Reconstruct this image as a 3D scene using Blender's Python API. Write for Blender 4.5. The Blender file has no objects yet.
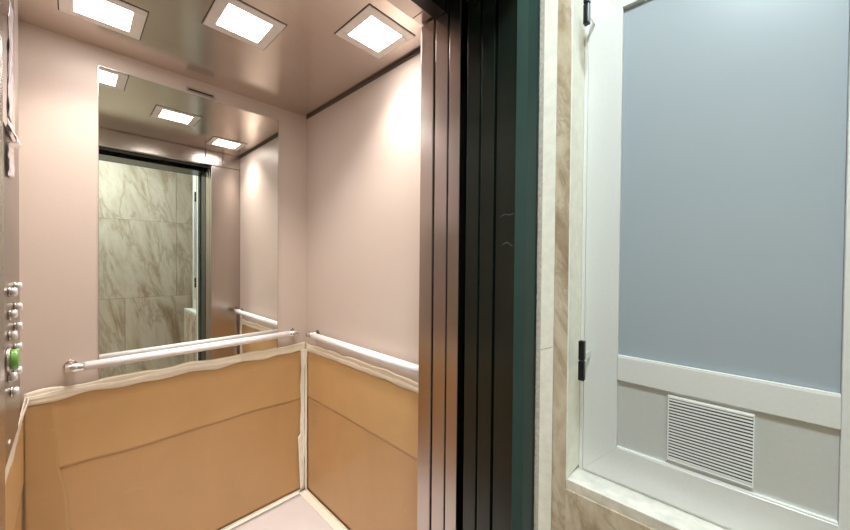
import bpy, bmesh, math, random
from mathutils import Vector, Matrix, noise
random.seed(7)
S = bpy.context.scene
COL = S.collection

# ------------------------------------------------------------------ materials
def new_mat(name):
    m = bpy.data.materials.new(name); m.use_nodes = True
    nt = m.node_tree
    return m, nt, nt.nodes['Principled BSDF'], nt.nodes['Material Output']

def coords(nt, scale=(1, 1, 1), rot=(0, 0, 0), src='Object'):
    tc = nt.nodes.new('ShaderNodeTexCoord'); mp = nt.nodes.new('ShaderNodeMapping')
    mp.inputs['Scale'].default_value = scale; mp.inputs['Rotation'].default_value = rot
    nt.links.new(tc.outputs[src], mp.inputs['Vector'])
    return mp.outputs['Vector']

def noise_tex(nt, vec, scale, detail=4, rough=.5, dist=0):
    n = nt.nodes.new('ShaderNodeTexNoise')
    n.inputs['Scale'].default_value = scale; n.inputs['Detail'].default_value = detail
    n.inputs['Roughness'].default_value = rough; n.inputs['Distortion'].default_value = dist
    nt.links.new(vec, n.inputs['Vector'])
    return n.outputs['Fac']

def ramp(nt, fac, stops):
    r = nt.nodes.new('ShaderNodeValToRGB'); e = r.color_ramp.elements
    while len(e) < len(stops): e.new(.5)
    for k, (p, c) in enumerate(stops):
        e[k].position = p; e[k].color = tuple(c) + (1,) if len(c) == 3 else c
    nt.links.new(fac, r.inputs['Fac'])
    return r.outputs['Color']

def bump(nt, b, fac, strength, dist=.001):
    n = nt.nodes.new('ShaderNodeBump'); n.inputs['Strength'].default_value = strength
    n.inputs['Distance'].default_value = dist
    nt.links.new(fac, n.inputs['Height']); nt.links.new(n.outputs['Normal'], b.inputs['Normal'])

def g(v): return (v, v, v)

def simple(name, col, rough=.5, metal=0, coat=0, coat_rough=.1, spec=.5, var=.06, nscale=18, bmp=0, bscale=60, stretch=(1, 1, 1), aniso=0):
    m, nt, b, o = new_mat(name)
    v = coords(nt, stretch)
    f = noise_tex(nt, v, nscale, 5, .6)
    lo = [max(0, c * (1 - var)) for c in col]; hi = [c * (1 + var) for c in col]
    nt.links.new(ramp(nt, f, [(.3, lo), (.7, hi)]), b.inputs['Base Color'])
    b.inputs['Roughness'].default_value = rough; b.inputs['Metallic'].default_value = metal
    b.inputs['Coat Weight'].default_value = coat; b.inputs['Coat Roughness'].default_value = coat_rough
    b.inputs['Specular IOR Level'].default_value = spec
    b.inputs['Anisotropic'].default_value = aniso
    if bmp: bump(nt, b, noise_tex(nt, v, bscale, 4, .6), bmp)
    return m

def brushed(name, col, rough, stretch, var=.10, bmp=.05):
    """stainless steel with a fine directional grain"""
    m, nt, b, o = new_mat(name)
    v = coords(nt, stretch)
    f = noise_tex(nt, v, 6, 8, .7)
    lo = [c * (1 - var) for c in col]; hi = [min(1, c * (1 + var)) for c in col]
    nt.links.new(ramp(nt, f, [(.3, lo), (.7, hi)]), b.inputs['Base Color'])
    nt.links.new(ramp(nt, f, [(.25, g(rough * .95)), (.75, g(rough * 1.06))]), b.inputs['Roughness'])
    b.inputs['Metallic'].default_value = 1
    if bmp: bump(nt, b, f, bmp, .0006)
    return m

def marble(name, light, mid, brown, scale=1.0, lean=.35, rough=.16, coat=.15):
    """cream marble with broad leaning clouds and fine brown veins; every tile gets its own cut"""
    m, nt, b, o = new_mat(name)
    tc = nt.nodes.new('ShaderNodeTexCoord'); geo = nt.nodes.new('ShaderNodeNewGeometry')
    add = nt.nodes.new('ShaderNodeVectorMath'); add.operation = 'ADD'
    comb = nt.nodes.new('ShaderNodeCombineXYZ')
    for k, q in enumerate((7.3, 3.1, 5.7)):
        mm = nt.nodes.new('ShaderNodeMath'); mm.operation = 'MULTIPLY'; mm.inputs[1].default_value = q
        nt.links.new(geo.outputs['Random Per Island'], mm.inputs[0]); nt.links.new(mm.outputs[0], comb.inputs[k])
    nt.links.new(tc.outputs['Object'], add.inputs[0]); nt.links.new(comb.outputs[0], add.inputs[1])
    rt = nt.nodes.new('ShaderNodeMapping'); rt.inputs['Rotation'].default_value = (lean * .8, lean, 0)
    nt.links.new(add.outputs[0], rt.inputs['Vector'])
    def st(sx, sz):
        mp = nt.nodes.new('ShaderNodeMapping'); mp.inputs['Scale'].default_value = (sx * scale, sx * scale, sz * scale)
        nt.links.new(rt.outputs['Vector'], mp.inputs['Vector']); return mp.outputs['Vector']
    cloud = noise_tex(nt, st(6.5, .9), 1, 7, .6, .5)
    vein = noise_tex(nt, st(5.5, .8), 1, 6, .6, .6)
    c = ramp(nt, cloud, [(.31, brown), (.42, mid), (.52, light), (.62, mid), (.74, light)])
    vm = ramp(nt, vein, [(.44, g(0)), (.488, g(.45)), (.5, g(.55)), (.515, g(.15)), (.57, g(0))])
    mix = nt.nodes.new('ShaderNodeMix'); mix.data_type = 'RGBA'
    nt.links.new(vm, mix.inputs[0]); nt.links.new(c, mix.inputs[6]); mix.inputs[7].default_value = tuple(brown) + (1,)
    nt.links.new(mix.outputs[2], b.inputs['Base Color'])
    b.inputs['Roughness'].default_value = rough
    b.inputs['Coat Weight'].default_value = coat; b.inputs['Coat Roughness'].default_value = .08
    bump(nt, b, cloud, .03, .001)
    return m

def emitter(name, col, strength):
    m, nt, b, o = new_mat(name)
    b.inputs['Base Color'].default_value = (.9, .9, .9, 1)
    b.inputs['Emission Color'].default_value = tuple(col) + (1,)
    b.inputs['Emission Strength'].default_value = strength
    return m

def grain_laminate(name, col):
    m, nt, b, o = new_mat(name)
    v = coords(nt)
    f = noise_tex(nt, v, 260, 3, .55)
    f2 = noise_tex(nt, v, 3, 3, .5)
    lo = [c * .95 for c in col]; hi = [c * 1.04 for c in col]
    nt.links.new(ramp(nt, f, [(.3, lo), (.7, hi)]), b.inputs['Base Color'])
    nt.links.new(ramp(nt, f2, [(.3, g(.42)), (.7, g(.48))]), b.inputs['Roughness'])
    b.inputs['Metallic'].default_value = .08
    bump(nt, b, f, .12, .0006)
    return m

def kraft(name, col):
    m, nt, b, o = new_mat(name)
    v = coords(nt, (1, 1, .6))
    f = noise_tex(nt, v, 4, 6, .6, .6)
    lo = [c * .95 for c in col]; hi = [c * 1.05 for c in col]
    sc = noise_tex(nt, coords(nt, (3, 3, 9), (.5, .3, 0)), 3, 7, .72, .8)
    mix = nt.nodes.new('ShaderNodeMix'); mix.data_type = 'RGBA'
    nt.links.new(ramp(nt, sc, [(.62, g(0)), (.80, g(.45))]), mix.inputs[0])
    nt.links.new(ramp(nt, f, [(.3, lo), (.7, hi)]), mix.inputs[6]); mix.inputs[7].default_value = (.72, .58, .42, 1)
    nt.links.new(mix.outputs[2], b.inputs['Base Color'])
    b.inputs['Roughness'].default_value = .55
    b.inputs['Coat Weight'].default_value = .35; b.inputs['Coat Roughness'].default_value = .22
    w = noise_tex(nt, coords(nt, (1, 1, 1.7)), 9, 3, .5, 1.2)
    bump(nt, b, w, .25, .004)
    return m

M = {}
M['laminate'] = grain_laminate('beige_laminate', (.60, .507, .445))
M['ceiling'] = brushed('ceiling_steel', (.78, .695, .635), .2, (1, 10, 1), .03, 0)
M['steel'] = brushed('brushed_steel', (.52, .465, .43), .25, (90, 90, .2), .025, 0)
M['steel_h'] = brushed('brushed_steel_panel', (.50, .45, .41), .3, (40, 40, .5), .03, 0)
M['chrome'] = brushed('polished_chrome', (.84, .83, .82), .24, (1, 1, 1), .03, .0)
M['alu'] = simple('handrail_aluminium', (.93, .92, .93), .38, .0, var=.01, nscale=8)
M['mirror'] = simple('mirror_silver', (.86, .87, .85), .0, 1, var=.004)
M['black'] = simple('black_rubber', (.008, .008, .008), .5, var=.2)
M['dark_door'] = simple('black_green_paint', (.007, .0115, .008), .26, 0, .1, .2, var=.25, nscale=5, bmp=.05, bscale=140, stretch=(1, 1, .3))
M['green'] = simple('dark_green_paint', (.034, .066, .057), .27, 0, .1, .2, var=.12, nscale=4)
M['stone_edge'] = simple('cream_cut_stone', (.86, .85, .76), .6, var=.07, nscale=45, bmp=.3, bscale=70)
M['stone_rough'] = simple('grey_cut_stone', (.50, .48, .42), .8, var=.22, nscale=120, bmp=.6, bscale=200)
M['sill'] = simple('white_sill_stone', (.88, .86, .80), .45, var=.16, nscale=26, bmp=.2, bscale=60)
M['marble_tile'] = marble('beige_marble_tile', (.64, .585, .475), (.55, .475, .36), (.34, .245, .155), 1.0, .20, .14, .2)
M['marble_wall'] = marble('brown_marble', (.66, .58, .45), (.53, .44, .32), (.33, .235, .145), 1.7, .45, .25, .1)
M['grout'] = simple('grout', (.36, .30, .22), .8)
M['frame_alu'] = simple('silver_painted_aluminium', (.735, .74, .735), .34, .08, 0, var=.02, nscale=150, bmp=.02, bscale=600)
M['panel_alu'] = simple('grey_painted_aluminium', (.62, .63, .62), .36, .2, 0, var=.02, nscale=150)
M['frost'] = simple('frosted_pane', (.355, .405, .455), .30, 0, .25, .25, var=.02, nscale=2)
M['white_slat'] = simple('white_louvre', (.90, .91, .90), .35, .1, var=.01)
M['black_plastic'] = simple('black_hinge', (.008, .009, .010), .3, var=.1)
M['kraft_up'] = kraft('kraft_paper_upper', (.56, .345, .150))
M['kraft_low'] = kraft('kraft_paper_lower', (.52, .310, .135))
M['kraft_dark'] = kraft('kraft_paper_dark', (.47, .28, .115))
M['scratch'] = simple('pale_scratch', (.16, .16, .145), .5)
M['lamp_frame'] = simple('lamp_frame_enamel', (.80, .75, .71), .3, .2, var=.02)
M['gap'] = simple('brown_gap_shade', (.10, .075, .06), .6)
M['tape'] = simple('masking_tape', (.90, .83, .66), .4, 0, .4, .2, var=.13, nscale=1, bmp=.2, bscale=1, stretch=(7, 7, 130))
M['tape_white'] = simple('white_tape', (.93, .88, .78), .4, 0, .4, .2, var=.05, nscale=40, bmp=.3, bscale=50)
M['film'] = simple('white_floor_film', (.77, .72, .72), .32, 0, .2, .2, var=.04, nscale=6, bmp=.1, bscale=14)
M['peel'] = simple('peeling_white_film', (.74, .68, .71), .25, 0, .6, .1, var=.10, nscale=20, bmp=.4, bscale=40)
M['display'] = simple('violet_display_glass', (.16, .13, .17), .12, 0, .8, .05, var=.5, nscale=14, stretch=(1, 1, .35))
M['cop'] = brushed('control_panel_steel', (.40, .345, .31), .33, (20, 20, .6), .06, .03)
M['button'] = simple('button_metal', (.88, .86, .87), .3, .4, var=.02)
M['green_button'] = simple('green_plastic', (.17, .42, .07), .35, 0, .3, var=.03)
M['lamp'] = emitter('ceiling_lamp_light', (1, .95, .91), 17)
M['added_lobby_lamp'] = emitter('added_lobby_light', (.85, .985, 1), 80)
M['plaster'] = simple('white_plaster', (.72, .72, .70), .8, var=.02)
M['lobby_floor'] = marble('lobby_floor_stone', (.60, .54, .44), (.52, .45, .35), (.38, .30, .21), .8, .3, .2, .1)
M['sill_alu'] = brushed('threshold_aluminium', (.55, .54, .52), .35, (1, 30, 1), .1, .05)

# ------------------------------------------------------------------ mesh helpers
def add_box(bm, x0, x1, y0, y1, z0, z1, bev=0, seg=2):
    t = bmesh.new()
    bmesh.ops.create_cube(t, size=1)
    for v in t.verts:
        v.co = Vector(((x0 + x1) / 2 + v.co.x * (x1 - x0), (y0 + y1) / 2 + v.co.y * (y1 - y0), (z0 + z1) / 2 + v.co.z * (z1 - z0)))
    if bev:
        bmesh.ops.bevel(t, geom=t.edges[:], offset=bev, segments=seg, affect='EDGES', profile=.5)
    me = bpy.data.meshes.new('t'); t.to_mesh(me); t.free()
    bm.from_mesh(me); bpy.data.meshes.remove(me)

def box(x0, x1, y0, y1, z0, z1, bev=0):
    bm = bmesh.new(); add_box(bm, x0, x1, y0, y1, z0, z1, bev); return bm

def add_tube(bm, a, b, r, seg=28, bev=0):
    a, b = Vector(a), Vector(b); d = b - a
    q = Vector((0, 0, 1)).rotation_difference(d.normalized()).to_matrix().to_4x4()
    prof = [(0, r)] if not bev else []
    L = d.length
    rings = [(0, r - bev), (bev, r), (L - bev, r), (L, r - bev)] if bev else [(0, r), (L, r)]
    vs = []
    for z, rr in rings:
        vs.append([bm.verts.new(a + (q @ Vector((rr * math.cos(t), rr * math.sin(t), z)))) for t in [2 * math.pi * k / seg for k in range(seg)]])
    for i in range(len(vs) - 1):
        for k in range(seg):
            f = bm.faces.new((vs[i][k], vs[i][(k + 1) % seg], vs[i + 1][(k + 1) % seg], vs[i + 1][k])); f.smooth = True
    bm.faces.new(list(reversed(vs[0]))); bm.faces.new(vs[-1])

def tube(a, b, r, seg=28, bev=0):
    bm = bmesh.new(); add_tube(bm, a, b, r, seg, bev); return bm

def add_prism(bm, pts, z0, z1):
    """vertical prism over an (x, y) outline"""
    lo = [bm.verts.new((x, y, z0)) for x, y in pts]; hi = [bm.verts.new((x, y, z1)) for x, y in pts]
    n = len(pts)
    for k in range(n): bm.faces.new((lo[k], lo[(k + 1) % n], hi[(k + 1) % n], hi[k]))
    bm.faces.new(list(reversed(lo))); bm.faces.new(hi)
    bmesh.ops.recalc_face_normals(bm, faces=bm.faces[:])

def prism(pts, z0, z1):
    bm = bmesh.new(); add_prism(bm, pts, z0, z1); return bm

def prism_y(pts, y0, y1):
    """prism along y over an (x, z) outline"""
    bm = bmesh.new()
    lo = [bm.verts.new((x, y0, z)) for x, z in pts]; hi = [bm.verts.new((x, y1, z)) for x, z in pts]
    n = len(pts)
    for k in range(n): bm.faces.new((lo[k], lo[(k + 1) % n], hi[(k + 1) % n], hi[k]))
    bm.faces.new(lo); bm.faces.new(hi)
    bmesh.ops.recalc_face_normals(bm, faces=bm.faces[:])
    return bm

def slab(fn, nu, nv, back):
    """closed sheet: fn(s, t) gives the front surface, back is the offset to the rear face"""
    bm = bmesh.new(); back = Vector(back)
    F = [[bm.verts.new(fn(i / nu, j / nv)) for j in range(nv + 1)] for i in range(nu + 1)]
    B = [[bm.verts.new(F[i][j].co + back) for j in range(nv + 1)] for i in range(nu + 1)]
    for i in range(nu):
        for j in range(nv):
            a = bm.faces.new((F[i][j], F[i + 1][j], F[i + 1][j + 1], F[i][j + 1])); a.smooth = True
            bm.faces.new((B[i][j + 1], B[i + 1][j + 1], B[i + 1][j], B[i][j]))
    for i in range(nu):
        bm.faces.new((F[i + 1][0], F[i][0], B[i][0], B[i + 1][0])); bm.faces.new((F[i][nv], F[i + 1][nv], B[i + 1][nv], B[i][nv]))
    for j in range(nv):
        bm.faces.new((F[0][j], F[0][j + 1], B[0][j + 1], B[0][j])); bm.faces.new((F[nu][j + 1], F[nu][j], B[nu][j], B[nu][j + 1]))
    bmesh.ops.recalc_face_normals(bm, faces=bm.faces[:])
    return bm

def wloc(o):
    v = Vector(o.location)
    while o.parent: o = o.parent; v += Vector(o.location)
    return v

def obj(name, bm, mat, parent=None, **props):
    if parent is not None:
        off = wloc(parent)
        for v in bm.verts: v.co -= off
    me = bpy.data.meshes.new(name); bm.to_mesh(me); bm.free()
    me.materials.append(M[mat])
    o = bpy.data.objects.new(name, me); COL.objects.link(o)
    if parent is not None: o.parent = parent
    for k, v in props.items(): o[k] = v
    return o

def tag(o, label, cat, group=None, kind=None):
    o['label'] = label; o['category'] = cat
    if group: o['group'] = group
    if kind: o['kind'] = kind
    return o

def thing(name, loc, label, cat, group=None, kind=None):
    o = bpy.data.objects.new(name, None); COL.objects.link(o); o.location = loc
    o.empty_display_size = .05
    return tag(o, label, cat, group, kind)

def struct(name, bm, mat, label, cat):
    return tag(obj(name, bm, mat), label, cat, kind='structure')

# ------------------------------------------------------------------ sizes (metres)
X, YB, YF, XL, H = .958, 1.881, .740, -.128, 2.20      # cabin: right wall, back wall, front wall, left wall, height
XJ, XK = .752, -.064                                   # right and left edge of the door opening
ZH = 2.088                                             # head of the opening
LB, LZ = -.80, 2.60                                    # lobby back wall, lobby ceiling

# ------------------------------------------------------------------ cabin shell
struct('floor', box(XL - .03, X + .03, YF - .05, YB + .03, -.04, 0), 'sill_alu', 'metal floor of the elevator cabin under the white film', 'floor')
struct('ceiling', box(XL - .03, X + .03, YF - .05, YB + .03, H, H + .03), 'ceiling', 'brushed brown steel elevator ceiling with recessed square lamps', 'ceiling')
struct('wall_back', box(XL - .03, X + .03, YB, YB + .03, 0, H), 'laminate', 'beige elevator back wall behind the mirror', 'wall')
struct('wall_right', box(X, X + .03, YF, YB, 0, H), 'laminate', 'plain beige elevator wall with a handrail, right of the mirror corner', 'wall')
struct('wall_left', box(XL - .03, XL, YF, YB, 0, H), 'laminate', 'beige elevator wall carrying the button panel', 'wall')
bm = bmesh.new()
add_box(bm, XJ, X - .001, YF - .054, YF, 0, ZH, .0025)                 # return panel, right of the opening
add_box(bm, XL + .001, XK, YF - .054, YF, 0, ZH, .0025)                # narrow jamb, left
add_box(bm, XL + .001, .710, YF - .054, YF, ZH + .002, H - .002, .002)  # header in three plates
add_box(bm, .7140, .829, YF - .054, YF, ZH + .0045, H - .002, .001)
add_box(bm, .8330, X - .001, YF - .054, YF, ZH + .0045, H - .002, .001)
struct('wall_front', bm, 'steel', 'brushed steel front wall of the elevator around the door opening', 'wall')
struct('trim_1', box(X - .004, X - .0005, YF + .002, YB - .001, H - .014, H - .001), 'gap', 'dark strip painting the shade between the right elevator wall and the ceiling', 'trim')  # brown strip imitates the shaded gap under the ceiling

# ------------------------------------------------------------------ ceiling lamps
def lamp(x, y, label):
    t = thing('ceiling_lamp', (x, y, H), label, 'ceiling lamp', 'square lamps in the elevator ceiling')
    a, b = .104, .070
    bm = bmesh.new()
    for q in ((-a, a, -a, -b), (-a, a, b, a), (-a, -b, -b, b), (b, a, -b, b)):
        add_box(bm, x + q[0], x + q[1], y + q[2], y + q[3], H - .004, H - .0002, .0012)
    obj('lamp_frame', bm, 'lamp_frame', t)
    bm = bmesh.new()
    c = .107
    for q in ((-c, c, -c, -a - .0005), (-c, c, a + .0005, c), (-c, -a - .0005, -a, a), (a + .0005, c, -a, a)):
        add_box(bm, x + q[0], x + q[1], y + q[2], y + q[3], H - .0012, H - .0002)
    obj('gap_shade_strips', bm, 'black', t)  # black strips imitate the dark of a gap round the frame
    obj('diffuser', box(x - b + .0005, x + b - .0005, y - b + .0005, y + b - .0005, H - .0028, H - .0002), 'lamp', t, label='glowing white diffuser')
    li = bpy.data.lights.new('lamp_light', 'AREA'); li.shape = 'SQUARE'; li.size = .136; li.energy = 2.6; li.color = (1, .93, .875); li.spread = math.radians(112)
    lo = bpy.data.objects.new('lamp_light', li); COL.objects.link(lo); lo.parent = t; lo.location = (0, 0, -.0034)
lamp(.078, 1.590, 'lit square ceiling lamp above the wall with the button panel')
lamp(.428, 1.306, 'lit square ceiling lamp in the middle of the elevator ceiling')
lamp(.780, 1.008, 'lit square ceiling lamp closest to the elevator door posts')

# ------------------------------------------------------------------ mirror and small plate
mir = thing('wall_mirror', (.432, YB, .85), 'tall frameless mirror on the elevator back wall reflecting the lobby marble', 'mirror')
obj('mirror_glass', box(.0765, .7885, YB - .0045, YB - .0005, .850, 2.1255), 'mirror', mir)
bm = bmesh.new()
add_box(bm, .075, .0762, YB - .006, YB - .0005, .850, 2.127); add_box(bm, .7888, .790, YB - .006, YB - .0005, .850, 2.127)
add_box(bm, .075, .790, YB - .006, YB - .0005, 2.1258, 2.127)
obj('edge_trim', bm, 'chrome', mir)
pl = thing('slot_plate', (.425, YB, 2.148), 'small slotted metal plate on the wall just above the mirror', 'wall plate')
obj('plate_body', box(.368, .482, YB - .008, YB - .0005, 2.138, 2.158, .002), 'steel_h', pl)
obj('slot', box(.376, .474, YB - .0092, YB - .0081, 2.142, 2.149), 'black', pl)

# ------------------------------------------------------------------ handrails
def rail(a, b, wall_dir, label):
    """aluminium tube from a to b with chrome sleeves and posts to the wall"""
    a, b, w = Vector(a), Vector(b), Vector(wall_dir); u = (b - a).normalized()
    t = thing('handrail', (a + b) / 2, label, 'handrail', 'handrails in the elevator cabin')
    obj('tube', tube(a + u * .052, b - u * .052, .0165, 36), 'alu', t)
    for e, s in ((a, 1), (b, -1)):
        bm = bmesh.new(); add_tube(bm, e, e + u * s * .0515, .0172, 32, .002)
        c = obj('end_sleeve', bm, 'chrome', t, label='bright chrome sleeve')
        p = e + u * s * .016
        bm = bmesh.new(); add_tube(bm, p + w.normalized() * .0175, p + w * .90, .0125, 24)
        add_tube(bm, p + w * .905, p + w * .985, .020, 28, .0012)
        obj('wall_bracket', bm, 'steel', t)
rail((-.018, YB - .052, .9445), (.886, YB - .052, .9475), (0, .052, 0), 'aluminium handrail crossing the lower part of the mirror')
rail((X - .052, .790, .9465), (X - .052, 1.752, .9475), (.052, 0, 0), 'aluminium handrail on the plain beige wall beside the door posts')

# ------------------------------------------------------------------ cardboard protection
def nz(x, y, s=0): return noise.noise(Vector((x, y, s)))
def strip(path, width, normal, side, thick=.0008, n=60, wob=.004, crinkle=.0009, seed=0, ends=(0, 0)):
    """masking tape along a path; side = direction across the tape"""
    N, Sd = Vector(normal), Vector(side)
    P = [Vector(q) for q in path]
    L = [0]
    for q, r in zip(P, P[1:]): L.append(L[-1] + (r - q).length)
    def at(s):
        d = s * L[-1]
        for k in range(len(P) - 1):
            if d <= L[k + 1] or k == len(P) - 2:
                return P[k].lerp(P[k + 1], (d - L[k]) / max(1e-6, L[k + 1] - L[k]))
    def fn(s, t):
        c = at(s); w = width
        off = (t - .5) * w + wob * nz(s * L[-1] * 9, t * .8, seed)
        cr = crinkle * abs(nz(s * L[-1] * 22, t * 2.2, seed + 3.1)) + crinkle * .7 * abs(nz(s * L[-1] * 60, t * 4, seed + 9))
        return c + Sd * off + N * (thick + cr)
    return slab(fn, n, 5, -N * thick)

def sheet(axis, face, u0, u1, z0, z1, ztop=0, zbot=0, amp=.003, thick=.003, seed=0, nu=40, nv=24):
    """paper sheet lying against a wall. axis 'y': wall in x-z at y=face (front looks to -y); 'x+': wall at x=face, front looks to -x; 'x-': front looks to +x"""
    def fn(s, t):
        u = u0 + (u1 - u0) * s
        za = z0 + zbot * nz(u * 4, 1.3, seed); zb = z1 + ztop * nz(u * 5, 7.7, seed)
        z = za + (zb - za) * t
        ed = min(1, 5 * min(s, 1 - s) + .15)
        d = thick + amp * (.5 + .5 * nz(u * 4.2, z * 3.1, seed + 2)) * ed + amp * .35 * abs(nz(u * 9 + z * 4, z * 7, seed + 5))
        if axis == 'y': return Vector((u, face - d, z))
        if axis == 'x+': return Vector((face - d, u, z))
        return Vector((face + d, u, z))
    bk = {'y': (0, thick * .8, 0), 'x+': (thick * .8, 0, 0), 'x-': (-thick * .8, 0, 0)}[axis]
    return slab(fn, nu, nv, bk)

G = 'kraft paper protection on the elevator walls'
bb = thing('protective_board', (.43, YB, 0), 'brown kraft board taped along the back wall below the mirror', 'wall protection', G)
obj('lower_sheet', sheet('y', YB - .001, -.121, .951, .004, .580, .004, 0, .0008, .0025, 1), 'kraft_low', bb)
obj('upper_sheet', sheet('y', YB - .0048, -.121, .951, .553, .842, .004, .012, .0012, .0008, 2), 'kraft_up', bb)
obj('corner_sheet', slab(lambda s, t: Vector((-.121 + s * (.075 + .10 * max(0, .86 - (.2 + t * .63)) ** 1.5 + .012 * nz(t * 4, 2)), YB - .0082 - .0008 * nz(s * 3, t * 4), .20 + t * .63)), 12, 24, (0, .001, 0)), 'kraft_dark', bb, label='darker brown sheet in the corner')  # darker brown sheet over the left end of the back board
obj('top_tape', strip([(-.120, YB - .0099, .845), (.1, YB - .0099, .850), (.4, YB - .0099, .849), (.7, YB - .0099, .849), (.950, YB - .0099, .850)], .046, (0, -1, 0), (0, 0, 1), seed=4, n=110, wob=.012), 'tape', bb, label='cream masking tape along the top edge')
obj('top_tape', strip([(-.118, YB - .0114, .848), (-.02, YB - .0114, .853), (.12, YB - .0114, .846), (.35, YB - .0114, .852), (.6, YB - .0114, .838)], .015, (0, -1, 0), (0, 0, 1), seed=14, n=90, wob=.010), 'tape_white', bb, label='narrow white strip of tape over the cream tape')
obj('corner_tape', strip([(.934, YB - .0102, .004), (.934, YB - .0102, .40), (.935, YB - .0102, .835)], .026, (0, -1, 0), (1, 0, 0), seed=6, n=60), 'tape_white', bb, label='white tape down the wall corner')
obj('corner_tape', slab(lambda s, t: Vector((.904 + .026 * s + .018 * (1 - t) * (1 - s * .4), YB - .0116 - .004 * (1 - s) * t, .02 + .33 * t - .02 * (1 - s))), 4, 16, (0, .0006, 0)), 'tape_white', bb, label='loose end of white tape peeling from the corner')
obj('bottom_tape', strip([(-.1, YB - .0099, .008), (.94, YB - .0099, .008)], .012, (0, -1, 0), (0, 0, 1), seed=8, n=80, wob=.003), 'tape_white', bb, label='thin white tape along the floor')

rb = thing('protective_board', (X, 1.31, 0), 'brown kraft board taped below the handrail of the plain beige wall', 'wall protection', G)
obj('lower_sheet', sheet('x+', X - .001, .780, 1.868, .004, .585, .004, 0, .0008, .0025, 11), 'kraft_low', rb)
obj('upper_sheet', sheet('x+', X - .0048, .780, 1.868, .560, .842, .004, .006, .0012, .0008, 12), 'kraft_up', rb)
obj('top_tape', strip([(X - .0099, 1.856, .850), (X - .0099, 1.5, .856), (X - .0099, 1.1, .857), (X - .0099, .778, .858)], .046, (-1, 0, 0), (0, 0, 1), seed=21, n=100, wob=.010), 'tape', rb, label='cream masking tape along the top edge')
obj('top_tape', strip([(X - .0114, 1.856, .846), (X - .0114, 1.4, .853), (X - .0114, 1.0, .846), (X - .0114, .778, .849)], .012, (-1, 0, 0), (0, 0, 1), seed=24, n=90, wob=.008), 'tape_white', rb, label='narrow white strip of tape over the cream tape')
obj('corner_tape', strip([(X - .0102, 1.856, .004), (X - .0102, 1.856, .838)], .027, (-1, 0, 0), (0, 1, 0), seed=26, n=60), 'tape_white', rb, label='white tape down the wall corner')
obj('end_tape', strip([(X - .0102, .797, .004), (X - .0102, .797, .905)], .046, (-1, 0, 0), (0, 1, 0), seed=28, n=60, wob=.010), 'tape_white', rb, label='white tape down the end nearest the door')
obj('bottom_tape', strip([(X - .0099, 1.85, .009), (X - .0099, .78, .009)], .014, (-1, 0, 0), (0, 0, 1), seed=29, n=80, wob=.003), 'tape', rb, label='thin tape along the floor')

lb = thing('protective_board', (XL, 1.4, 0), 'brown kraft board taped below the elevator button panel', 'wall protection', G)
obj('lower_sheet', sheet('x-', XL + .001, .780, 1.868, .004, .570, .004, 0, .0014, .0025, 31), 'kraft_low', lb)
obj('upper_sheet', sheet('x-', XL + .0058, .780, 1.868, .550, .822, .004, .012, .002, .002, 32), 'kraft_up', lb)
obj('top_tape', strip([(XL + .0125, 1.857, .838), (XL + .0125, 1.72, .832), (XL + .0125, 1.5, .812), (XL + .0125, 1.25, .822), (XL + .0125, .78, .824)], .050, (1, 0, 0), (0, 0, 1), seed=34, n=100, wob=.012), 'tape_white', lb, label='white tape along the top edge')

obj('top_tape', strip([(XL + .0212, 1.845, .850), (XL + .0212, 1.70, .860), (XL + .0212, 1.50, .872)], .018, (1, 0, 0), (0, 0, 1), seed=37, n=50, wob=.012), 'tape_white', lb, label='torn end of white tape under the buttons')
fs = thing('floor_film', (.42, 1.31, 0), 'pinkish white protective film covering the elevator floor', 'floor film')
obj('film_sheet', slab(lambda s, t: Vector((-.10 + 1.03 * s, .76 + 1.09 * t, .0022 + .0012 * nz(s * 6, t * 6))), 40, 40, (0, 0, -.0012)), 'film', fs)
obj('edge_tape', strip([(X - .031, 1.860, .0045), (X - .031, .78, .0045)], .042, (0, 0, 1), (1, 0, 0), seed=41, n=70), 'tape_white', fs, label='white tape along the side of the film')
obj('edge_tape', strip([(-.09, YB - .021, .0045), (.915, YB - .021, .0045)], .022, (0, 0, 1), (0, 1, 0), seed=43, n=70), 'tape_white', fs, label='white tape along the back of the film')

# ------------------------------------------------------------------ button panel
cp = thing('control_panel', (XL, 1.3, .86), 'steel elevator button panel with round buttons and half-peeled film', 'button panel')
obj('panel_body', box(XL + .0005, -.108, .95, 1.585, .862, 2.19, .002), 'cop', cp)
obj('display', box(-.1078, -.1045, 1.205, 1.445, 1.665, 2.12, .001), 'display', cp, label='dark glossy display with violet film')
obj('display_film', slab(lambda s, t: Vector((-.1035 + .004 * abs(nz(s * 3, t * 6, 3)), 1.31 + .085 * s - .014 * nz(s, t * 7) - .02 * (1 - t), 1.70 + .30 * t)), 8, 30, (-.0008, 0, 0)), 'peel', cp, label='white wrinkled film on the display')
def peel(s, t):
    drop = 1 - t
    return Vector((-.1025 + .016 * math.sin(math.pi * min(1, t * 1.1)) * (t > .6) + .003 * nz(s * 4, t * 9, 6), 1.285 + .11 * s + .02 * nz(t * 5, 3) * (1 - t), 1.555 + .135 * t + .012 * s))
obj('hanging_film', slab(peel, 10, 30, (-.0008, 0, 0)), 'peel', cp, label='white film hanging off below the display')
def button(y, z, r=.0105, mat='button', h=.010, lab=None):
    ring = obj('button', tube((-.1078, y, z), (-.1078 + h * .5, y, z), r * 1.22, 24, .001), 'steel', cp)
    c = obj('button_cap', tube((-.1078 + h * .5 + .0001, y, z), (-.1078 + h * 1.5, y, z), r, 24, .002), mat, ring)
    if lab: ring['label'] = lab
for z in (1.277, 1.222, 1.169):
    button(1.315, z - .003); button(1.430, z + .004)
button(1.280, 1.113, .024, 'green_button', .013, 'large green push button')
button(1.425, 1.118, .010)
button(1.300, 1.066, .011); button(1.415, 1.055)
button(1.345, 1.018)
bm = bmesh.new()
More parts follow.
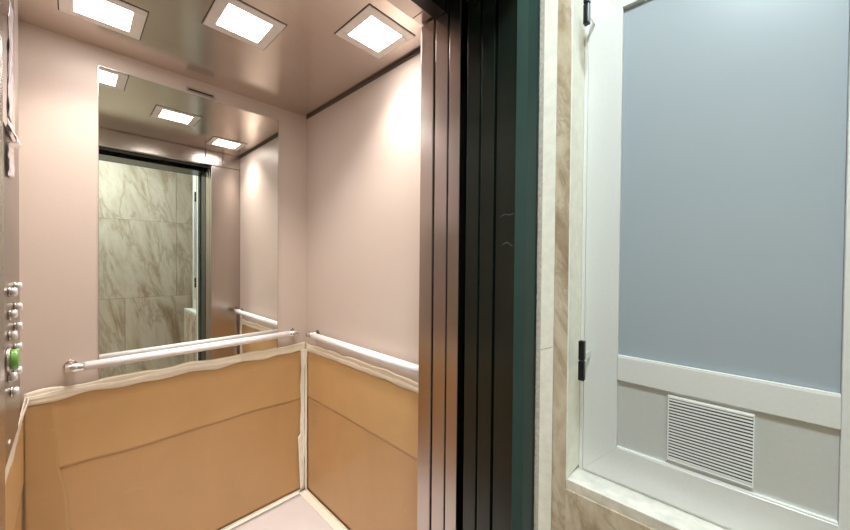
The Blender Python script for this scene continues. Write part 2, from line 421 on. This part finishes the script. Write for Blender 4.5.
for k in range(2): add_tube(bm, (-.1078, 1.30 + .012 * k, .905), (-.1055, 1.30 + .012 * k, .905), .004, 12)
obj('key_switch', bm, 'button', cp)

# ------------------------------------------------------------------ door package
def panel(name, x0, y0, y1, z1, mat, label, cat, group):
    t = thing(name, (x0, (y0 + y1) / 2, .004), label, cat, group, 'thing')
    obj('leaf', box(x0, x0 + .43, y0, y1, .004, z1, .0014), mat, t)
    obj('edge_seal', box(x0 + .004, x0 + .014, y1 + .0004, y1 + .0014, .01, z1 - .01), 'black', t, label='black rubber seal')
    return t
panel('sliding_elevator_door', XJ, .6305, .6790, 2.19, 'steel', 'steel elevator door edge next to the steel door post', 'elevator door', 'open cabin door panels')
panel('sliding_elevator_door', XJ, .5845, .6255, 2.19, 'steel', 'steel elevator door edge next to the black gap', 'elevator door', 'open cabin door panels')
panel('sliding_landing_door', XJ + .001, .5200, .5610, 2.19, 'dark_door', 'narrow blackish door edge next to the black gap', 'landing door', 'open landing door panels')
panel('sliding_landing_door', XJ + .001, .4735, .5145, 2.19, 'dark_door', 'narrow blackish door edge next to the wide dark post', 'landing door', 'open landing door panels')
# closing shaft space behind the pocket
struct('wall_shaft', box(1.20, 1.23, .342, 1.0, 0, LZ), 'black', 'dark shaft wall behind the open door panels', 'wall')
# head tracks
bm = bmesh.new(); add_box(bm, XL, 1.19, .5655, .684, 2.192, 2.26); add_box(bm, XL, XJ - .3, .5655, .640, 2.098, 2.19, .002); add_box(bm, XL, XJ - .001, .641, .684, 2.084, 2.19, .002)
struct('trim_2', bm, 'black', 'black door track over the elevator opening', 'trim')
# landing frame: glossy dark green, deep post + angled facing, both sides and head
fr = thing('landing_portal', (.34, .40, 0), 'dark green glossy metal frame of the landing door beside the cream stone edge', 'door frame', None, 'thing')
obj('inner_post', prism([(XJ + .002, .466), (XJ + .002, .409), (XJ + .09, .409), (XJ + .09, .466)], 0, 2.13), 'dark_door', fr, label='blackish inner post')
obj('outer_post', prism([(XJ - .005, .4085), (XJ + .0005, .382), (XJ + .0005, .358), (XJ + .003, .3556), (XJ + .09, .3555), (XJ + .09, .4085)], 0, 2.13), 'green', fr, label='dark green outer post')
obj('inner_post', box(-.154, XK - .002, .409, .466, 0, 2.13), 'dark_door', fr)
obj('outer_post', box(-.154, XK, .3555, .4085, 0, 2.13, .002), 'green', fr)
obj('frame_head', box(XK - .0019, XJ - .0021, .3555, .5600, 2.068, 2.13, .002), 'dark_door', fr, label='black head of the frame')
for pts in ([(.452, 1.473), (.441, 1.480), (.428, 1.476), (.416, 1.479)], [(.447, 1.402), (.433, 1.408), (.418, 1.398)]):
    bm = bmesh.new()
    def scr(u, t):
        d = u * (len(pts) - 1); k = min(len(pts) - 2, int(d)); f = d - k
        return Vector((XJ + .0017, pts[k][0] + (pts[k + 1][0] - pts[k][0]) * f, pts[k][1] + (pts[k + 1][1] - pts[k][1]) * f + .0010 * t))
    bm.free()
    obj('scratch_mark', slab(scr, 12, 1, (.0006, 0, 0)), 'scratch', fr, label='pale scratch on the dark post')
# thresholds
struct('trim_3', box(XK, XJ, .565, .685, -.04, -.001), 'sill_alu', 'grooved aluminium threshold of the elevator cabin', 'threshold')
struct('trim_4', box(XK, XJ, .345, .560, -.04, -.001), 'sill_alu', 'aluminium threshold of the landing door', 'threshold')

# ------------------------------------------------------------------ lobby
def tiles(bm, axis, pos, rows, u_lo, u_hi, thick, gap=.0022, bev=.0008):
    """rows: (z0, z1, [joints])"""
    for z0, z1, js in rows:
        e = [u_lo] + [j for j in js if u_lo < j < u_hi] + [u_hi]
        for a, b in zip(e, e[1:]):
            if axis == 'y': add_box(bm, a + gap / 2, b - gap / 2, pos - thick, pos, z0 + gap / 2, z1 - gap / 2, bev, 1)
            else: add_box(bm, pos - thick, pos, a + gap / 2, b - gap / 2, z0 + gap / 2, z1 - gap / 2, bev, 1)
XW = 1.75; XLW = -1.25
bm = bmesh.new()
tiles(bm, 'y', LB, [(0, .154, [.0, .8, 1.6]), (.154, .953, [-.426, .374, 1.174]), (.953, 1.754, [-.8, 0, .8, 1.6]), (1.754, LZ, [-.8, .0, .8, 1.6])], XLW, XW, .02)
wb = struct('wall_lobby_back', bm, 'marble_tile', 'veined beige marble lobby wall seen in the mirror', 'wall')
obj('grout', box(XLW, XW, LB - .035, LB - .0195, 0, LZ), 'grout', wb)
bm = bmesh.new()
tiles(bm, 'x', XLW, [(0, .154, []), (.154, .953, [-.1]), (.953, 1.754, [.0]), (1.754, LZ, [-.1])], LB, .34, .02)
struct('wall_lobby_left', bm, 'marble_tile', 'veined beige marble wall at the far end of the lobby', 'wall')
bm = bmesh.new()
add_box(bm, XLW, -.156, .343, .40, 0, LZ); add_box(bm, -.1558, XJ - .004, .343, .40, 2.135, LZ)
add_box(bm, XJ - .003, 1.2, .3545, .40, 2.135, LZ); add_box(bm, XJ + .092, 1.2, .3545, .40, 0, 2.134)
struct('wall_lobby_front', bm, 'marble_wall', 'marble lobby wall around the landing door', 'wall')
struct('lobby_floor', box(XLW, XW, LB, .343, -.04, -.001), 'lobby_floor', 'beige stone floor of the lobby', 'floor')
struct('lobby_ceiling', box(XLW, XW, LB - .03, .40, LZ, LZ + .03), 'plaster', 'white lobby ceiling', 'ceiling')
struct('wall_lobby_end', box(XW, XW + .03, LB, -.10, 0, LZ), 'plaster', 'plain lobby wall at the far end of the side passage', 'wall')

# marble wall with the recess for the metal door (wall face x = XJ); it ends at the free corner just past the door
XD = .820                    # face of the metal door
def dy(y): return y * XD / .8
def dz(z): return 1.36 + (z - 1.36) * XD / .8
Y1 = .280                    # recess edge next to the elevator
ya, yb = dy(-.165), Y1 - .0135   # door leaf
Y0 = ya - .020               # free end
ZS, ZT = .882, 2.42          # recess, sill and head
zi = dz(.886)                # inner edge of the sill
bm = bmesh.new()
add_box(bm, XJ, .95, Y1 + .0002, .3105, 0, LZ - .001, .0008)
add_box(bm, XJ, .95, Y0, Y1, 0, zi - .016, .0008)
add_box(bm, XJ, .95, Y0, Y1, ZT + .002, LZ - .001, .0008)
add_box(bm, .9502, XW - .001, Y0, Y0 + .055, 0, LZ - .001)
struct('wall_lobby_right', bm, 'marble_wall', 'brown veined marble wall around the grey metal door', 'wall')
bm = bmesh.new()
out = [(XJ - .0015, .311), (XJ - .0015, .341), (XJ + .015, .3415), (XJ + .015, .311)]
def cracked(lo, hi):
    A = [bm.verts.new((x, y, lo(y))) for x, y in out]; B = [bm.verts.new((x, y, hi(y))) for x, y in out]
    for k in range(4): bm.faces.new((A[k], A[(k + 1) % 4], B[(k + 1) % 4], B[k]))
    bm.faces.new(A); bm.faces.new(B)
crack = lambda y: 1.155 + (.341 - y) * .42
cracked(lambda y: 0, crack); cracked(lambda y: crack(y) + .0011, lambda y: LZ - .002)
bmesh.ops.recalc_face_normals(bm, faces=bm.faces[:])
struct('trim_5', bm, 'stone_edge', 'cream cut stone edge between the green frame and the marble', 'stone edging')
struct('trim_9', slab(lambda u, t: Vector((XJ - .0016, .3528 + .0028 * t - (.0012 * abs(nz(u * 160, 3)) + .0016 * max(0, nz(u * 45, 8))) * (1 - t), .002 + 2.125 * u)), 260, 1, (.004, 0, 0)), 'black', 'ragged black joint between the green frame and the rough stone edge', 'joint')
struct('trim_6', prism([(XJ - .0013, .3415), (XJ + .0005, .3535), (XJ + .015, .3535), (XJ + .015, .3418)], 0, 2.13), 'stone_rough', 'rough grey stone edge touching the green frame', 'stone edging')
vs = [(XJ - .0008, ZS), (XJ - .0008, ZS - .002), (XJ + .004, zi - .0158), (XD + .05, zi - .0158), (XD + .05, zi - .002), (XD, zi)]
struct('trim_7', prism_y(vs, Y0 + .0005, Y1 - .0005), 'sill', 'white stone sill under the grey metal door', 'sill')
bm = bmesh.new()
add_box(bm, XJ - .0004, XD + .02, Y1 - .003, Y1 - .0003, ZS + .0005, ZT - .002)
add_box(bm, XJ - .0004, XD + .02, Y0 + .004, Y1 - .004, ZT - .002, ZT + .0015)
struct('trim_8', bm, 'stone_edge', 'cream stone reveal beside the hinges of the grey metal door', 'stone edging')

# metal door with frosted pane and louvred vent
dr = thing('door_1', (XD, .04, zi), 'silver metal service door with a frosted pane and a louvred vent', 'door', None, 'structure')
def frame_bars(bm, x0, x1, ya, yb, za, zb, wy, wzb, wzt, bev=.001):
    add_box(bm, x0, x1, yb - wy, yb, za, zb, bev); add_box(bm, x0, x1, ya, ya + wy, za, zb, bev)
    add_box(bm, x0, x1, ya + wy + .0002, yb - wy - .0002, za, za + wzb, bev)
    add_box(bm, x0, x1, ya + wy + .0002, yb - wy - .0002, zb - wzt, zb, bev)
bm = bmesh.new(); frame_bars(bm, XD + .003, XD + .06, Y0 + .0005, Y1 - .0035, zi + .0008, ZT - .003, .0085, .0045, ZT - .003 - dz(1.965))
obj('door_frame', bm, 'frame_alu', dr)
lf = bmesh.new()
za, zb = zi + .0065, dz(1.962)
yl, yr = dy(.193), dy(-.1095)
z1, z2, z3, z4 = dz(.964), dz(1.110), dz(1.160), dz(1.897)
def bar(pts):
    """mitred door member: (y, z) outline, 40 mm deep"""
    t = bmesh.new()
    f0 = [t.verts.new((XD, y, z)) for y, z in pts]; f1 = [t.verts.new((XD + .04, y, z)) for y, z in pts]
    n = len(pts)
    for k in range(n): t.faces.new((f0[k], f0[(k + 1) % n], f1[(k + 1) % n], f1[k]))
    t.faces.new(f0); t.faces.new(f1); bmesh.ops.recalc_face_normals(t, faces=t.faces[:])
    bmesh.ops.bevel(t, geom=t.edges[:], offset=.0006, segments=1, affect='EDGES')
    me = bpy.data.meshes.new('t'); t.to_mesh(me); t.free(); lf.from_mesh(me); bpy.data.meshes.remove(me)
bar([(yb, za), (yb, zb), (yl, z4), (yl, z1)]); bar([(ya, zb), (ya, za), (yr, z1), (yr, z4)])
bar([(ya, za), (yb, za), (yl, z1), (yr, z1)]); bar([(yb, zb), (ya, zb), (yr, z4), (yl, z4)])
add_box(lf, XD, XD + .04, yr + .0002, yl - .0002, z2, z3, .0012)
obj('door_leaf', lf, 'frame_alu', dr)
obj('frosted_pane', box(XD + .010, XD + .016, yr + .0004, yl - .0004, z3 + .0003, z4 - .0002), 'frost', dr, label='blue grey frosted pane')
obj('lower_panel', box(XD + .008, XD + .014, yr + .0004, yl - .0004, z1 + .0003, z2 - .0003), 'panel_alu', dr, label='flat grey lower panel')
bm = bmesh.new()
add_box(bm, XD + .0006, XD + .0078, yr + .0006, yl - .0006, z3 - .0004, z3 + .0036, .0005)
add_box(bm, XD + .0006, XD + .0078, yr + .0006, yl - .0006, z1 - .0004, z1 + .0036, .0005)
obj('ledge_highlight', bm, 'white_slat', dr, label='thin white strip painting the highlight on the rail ledges')  # white strips imitate light catching the ledges of the rails
gy0, gy1, gz0, gz1 = dy(-.0165), dy(.1045), dz(.977), dz(1.1025)
bm = bmesh.new()
xf = XD - .001
add_box(bm, xf, XD + .0078, gy0, gy0 + .0015, gz0, gz1, .0005); add_box(bm, xf, XD + .0078, gy1 - .0015, gy1, gz0, gz1, .0005)
add_box(bm, xf, XD + .0078, gy0 + .0016, gy1 - .0016, gz1 - .005, gz1, .0012); add_box(bm, xf, XD + .0078, gy0 + .0016, gy1 - .0016, gz0, gz0 + .003, .0012)
N = 20
for k in range(N):
    z = gz0 + .0035 + (gz1 - gz0 - .0085) * (k + .5) / N
    q = [(xf + .0008, z - .0016), (xf + .0008, z + .0016), (xf + .0022, z + .0014), (xf + .0022, z - .0014)]
    t = prism_y(q, gy0 + .0014, gy1 - .0014)
    me = bpy.data.meshes.new('t'); t.to_mesh(me); t.free(); bm.from_mesh(me); bpy.data.meshes.remove(me)
vg = obj('vent_grille', bm, 'white_slat', dr, label='white louvred vent grille')
obj('vent_backing', box(XD + .0066, XD + .0077, gy0 + .0016, gy1 - .0016, gz0 + .003, gz1 - .005), 'black', vg)
for zc in (1.150, 1.905):
    bm = bmesh.new()
    add_box(bm, XJ - .007, XJ + .006, .2430, .2550, zc - .0425, zc - .0008, .002)
    add_box(bm, XJ - .007, XJ + .006, .2430, .2550, zc + .0008, zc + .0425, .002)
    h = obj('hinge', bm, 'black_plastic', dr, label='black hinge')
    obj('hinge_arm', box(XJ + .0062, XD + .0028, .2530, .2548, zc - .007, zc + .007), 'frame_alu', h, label='silver hinge arm')

# round lamp added to light the lobby, unseen above the frame
def added_lobby_lamp(x, y, label):
    t = thing('added_lobby_lamp', (x, y, LZ), label, 'ceiling lamp')
    obj('added_lamp_ring', tube((x, y, LZ - .025), (x, y, LZ - .0003), .16, 40, .003), 'plaster', t)
    obj('added_lamp_diffuser', tube((x, y, LZ - .031), (x, y, LZ - .0253), .145, 40), 'added_lobby_lamp', t)
added_lobby_lamp(.02, -.12, 'added round lamp, out of view, lighting the lobby in front of the elevator opening')

# ------------------------------------------------------------------ world, camera, view
w = bpy.data.worlds.new('World'); S.world = w; w.use_nodes = True
w.node_tree.nodes['Background'].inputs[0].default_value = (.6, .65, .68, 1)
w.node_tree.nodes['Background'].inputs[1].default_value = .25

F_PX, YAW, PIT, ROL = 336.12, .8108, -.0122, .0088
cy, sy = math.cos(YAW), math.sin(YAW)
F = Vector((sy * math.cos(PIT), cy * math.cos(PIT), math.sin(PIT)))
R = Vector((cy, -sy, 0)); U = R.cross(F)
R2 = R * math.cos(ROL) + U * math.sin(ROL); U2 = -R * math.sin(ROL) + U * math.cos(ROL)
cam = bpy.data.cameras.new('camera'); co = bpy.data.objects.new('camera', cam); COL.objects.link(co)
cam.sensor_fit = 'HORIZONTAL'; cam.sensor_width = 36; cam.lens = F_PX / 850 * 36
cam.clip_start = .01; cam.clip_end = 50
mw = Matrix((R2, U2, -F)).transposed().to_4x4(); mw.translation = (0, 0, 1.36)
co.matrix_world = mw
S.camera = co
vs = S.view_settings
vs.view_transform = 'Standard'; vs.look = 'None'; vs.gamma = 1; vs.exposure = .63; vs.use_curve_mapping = False
try:
    S.cycles.use_denoising = True
    S.cycles.max_bounces = 16; S.cycles.diffuse_bounces = 8; S.cycles.glossy_bounces = 10
except Exception: pass
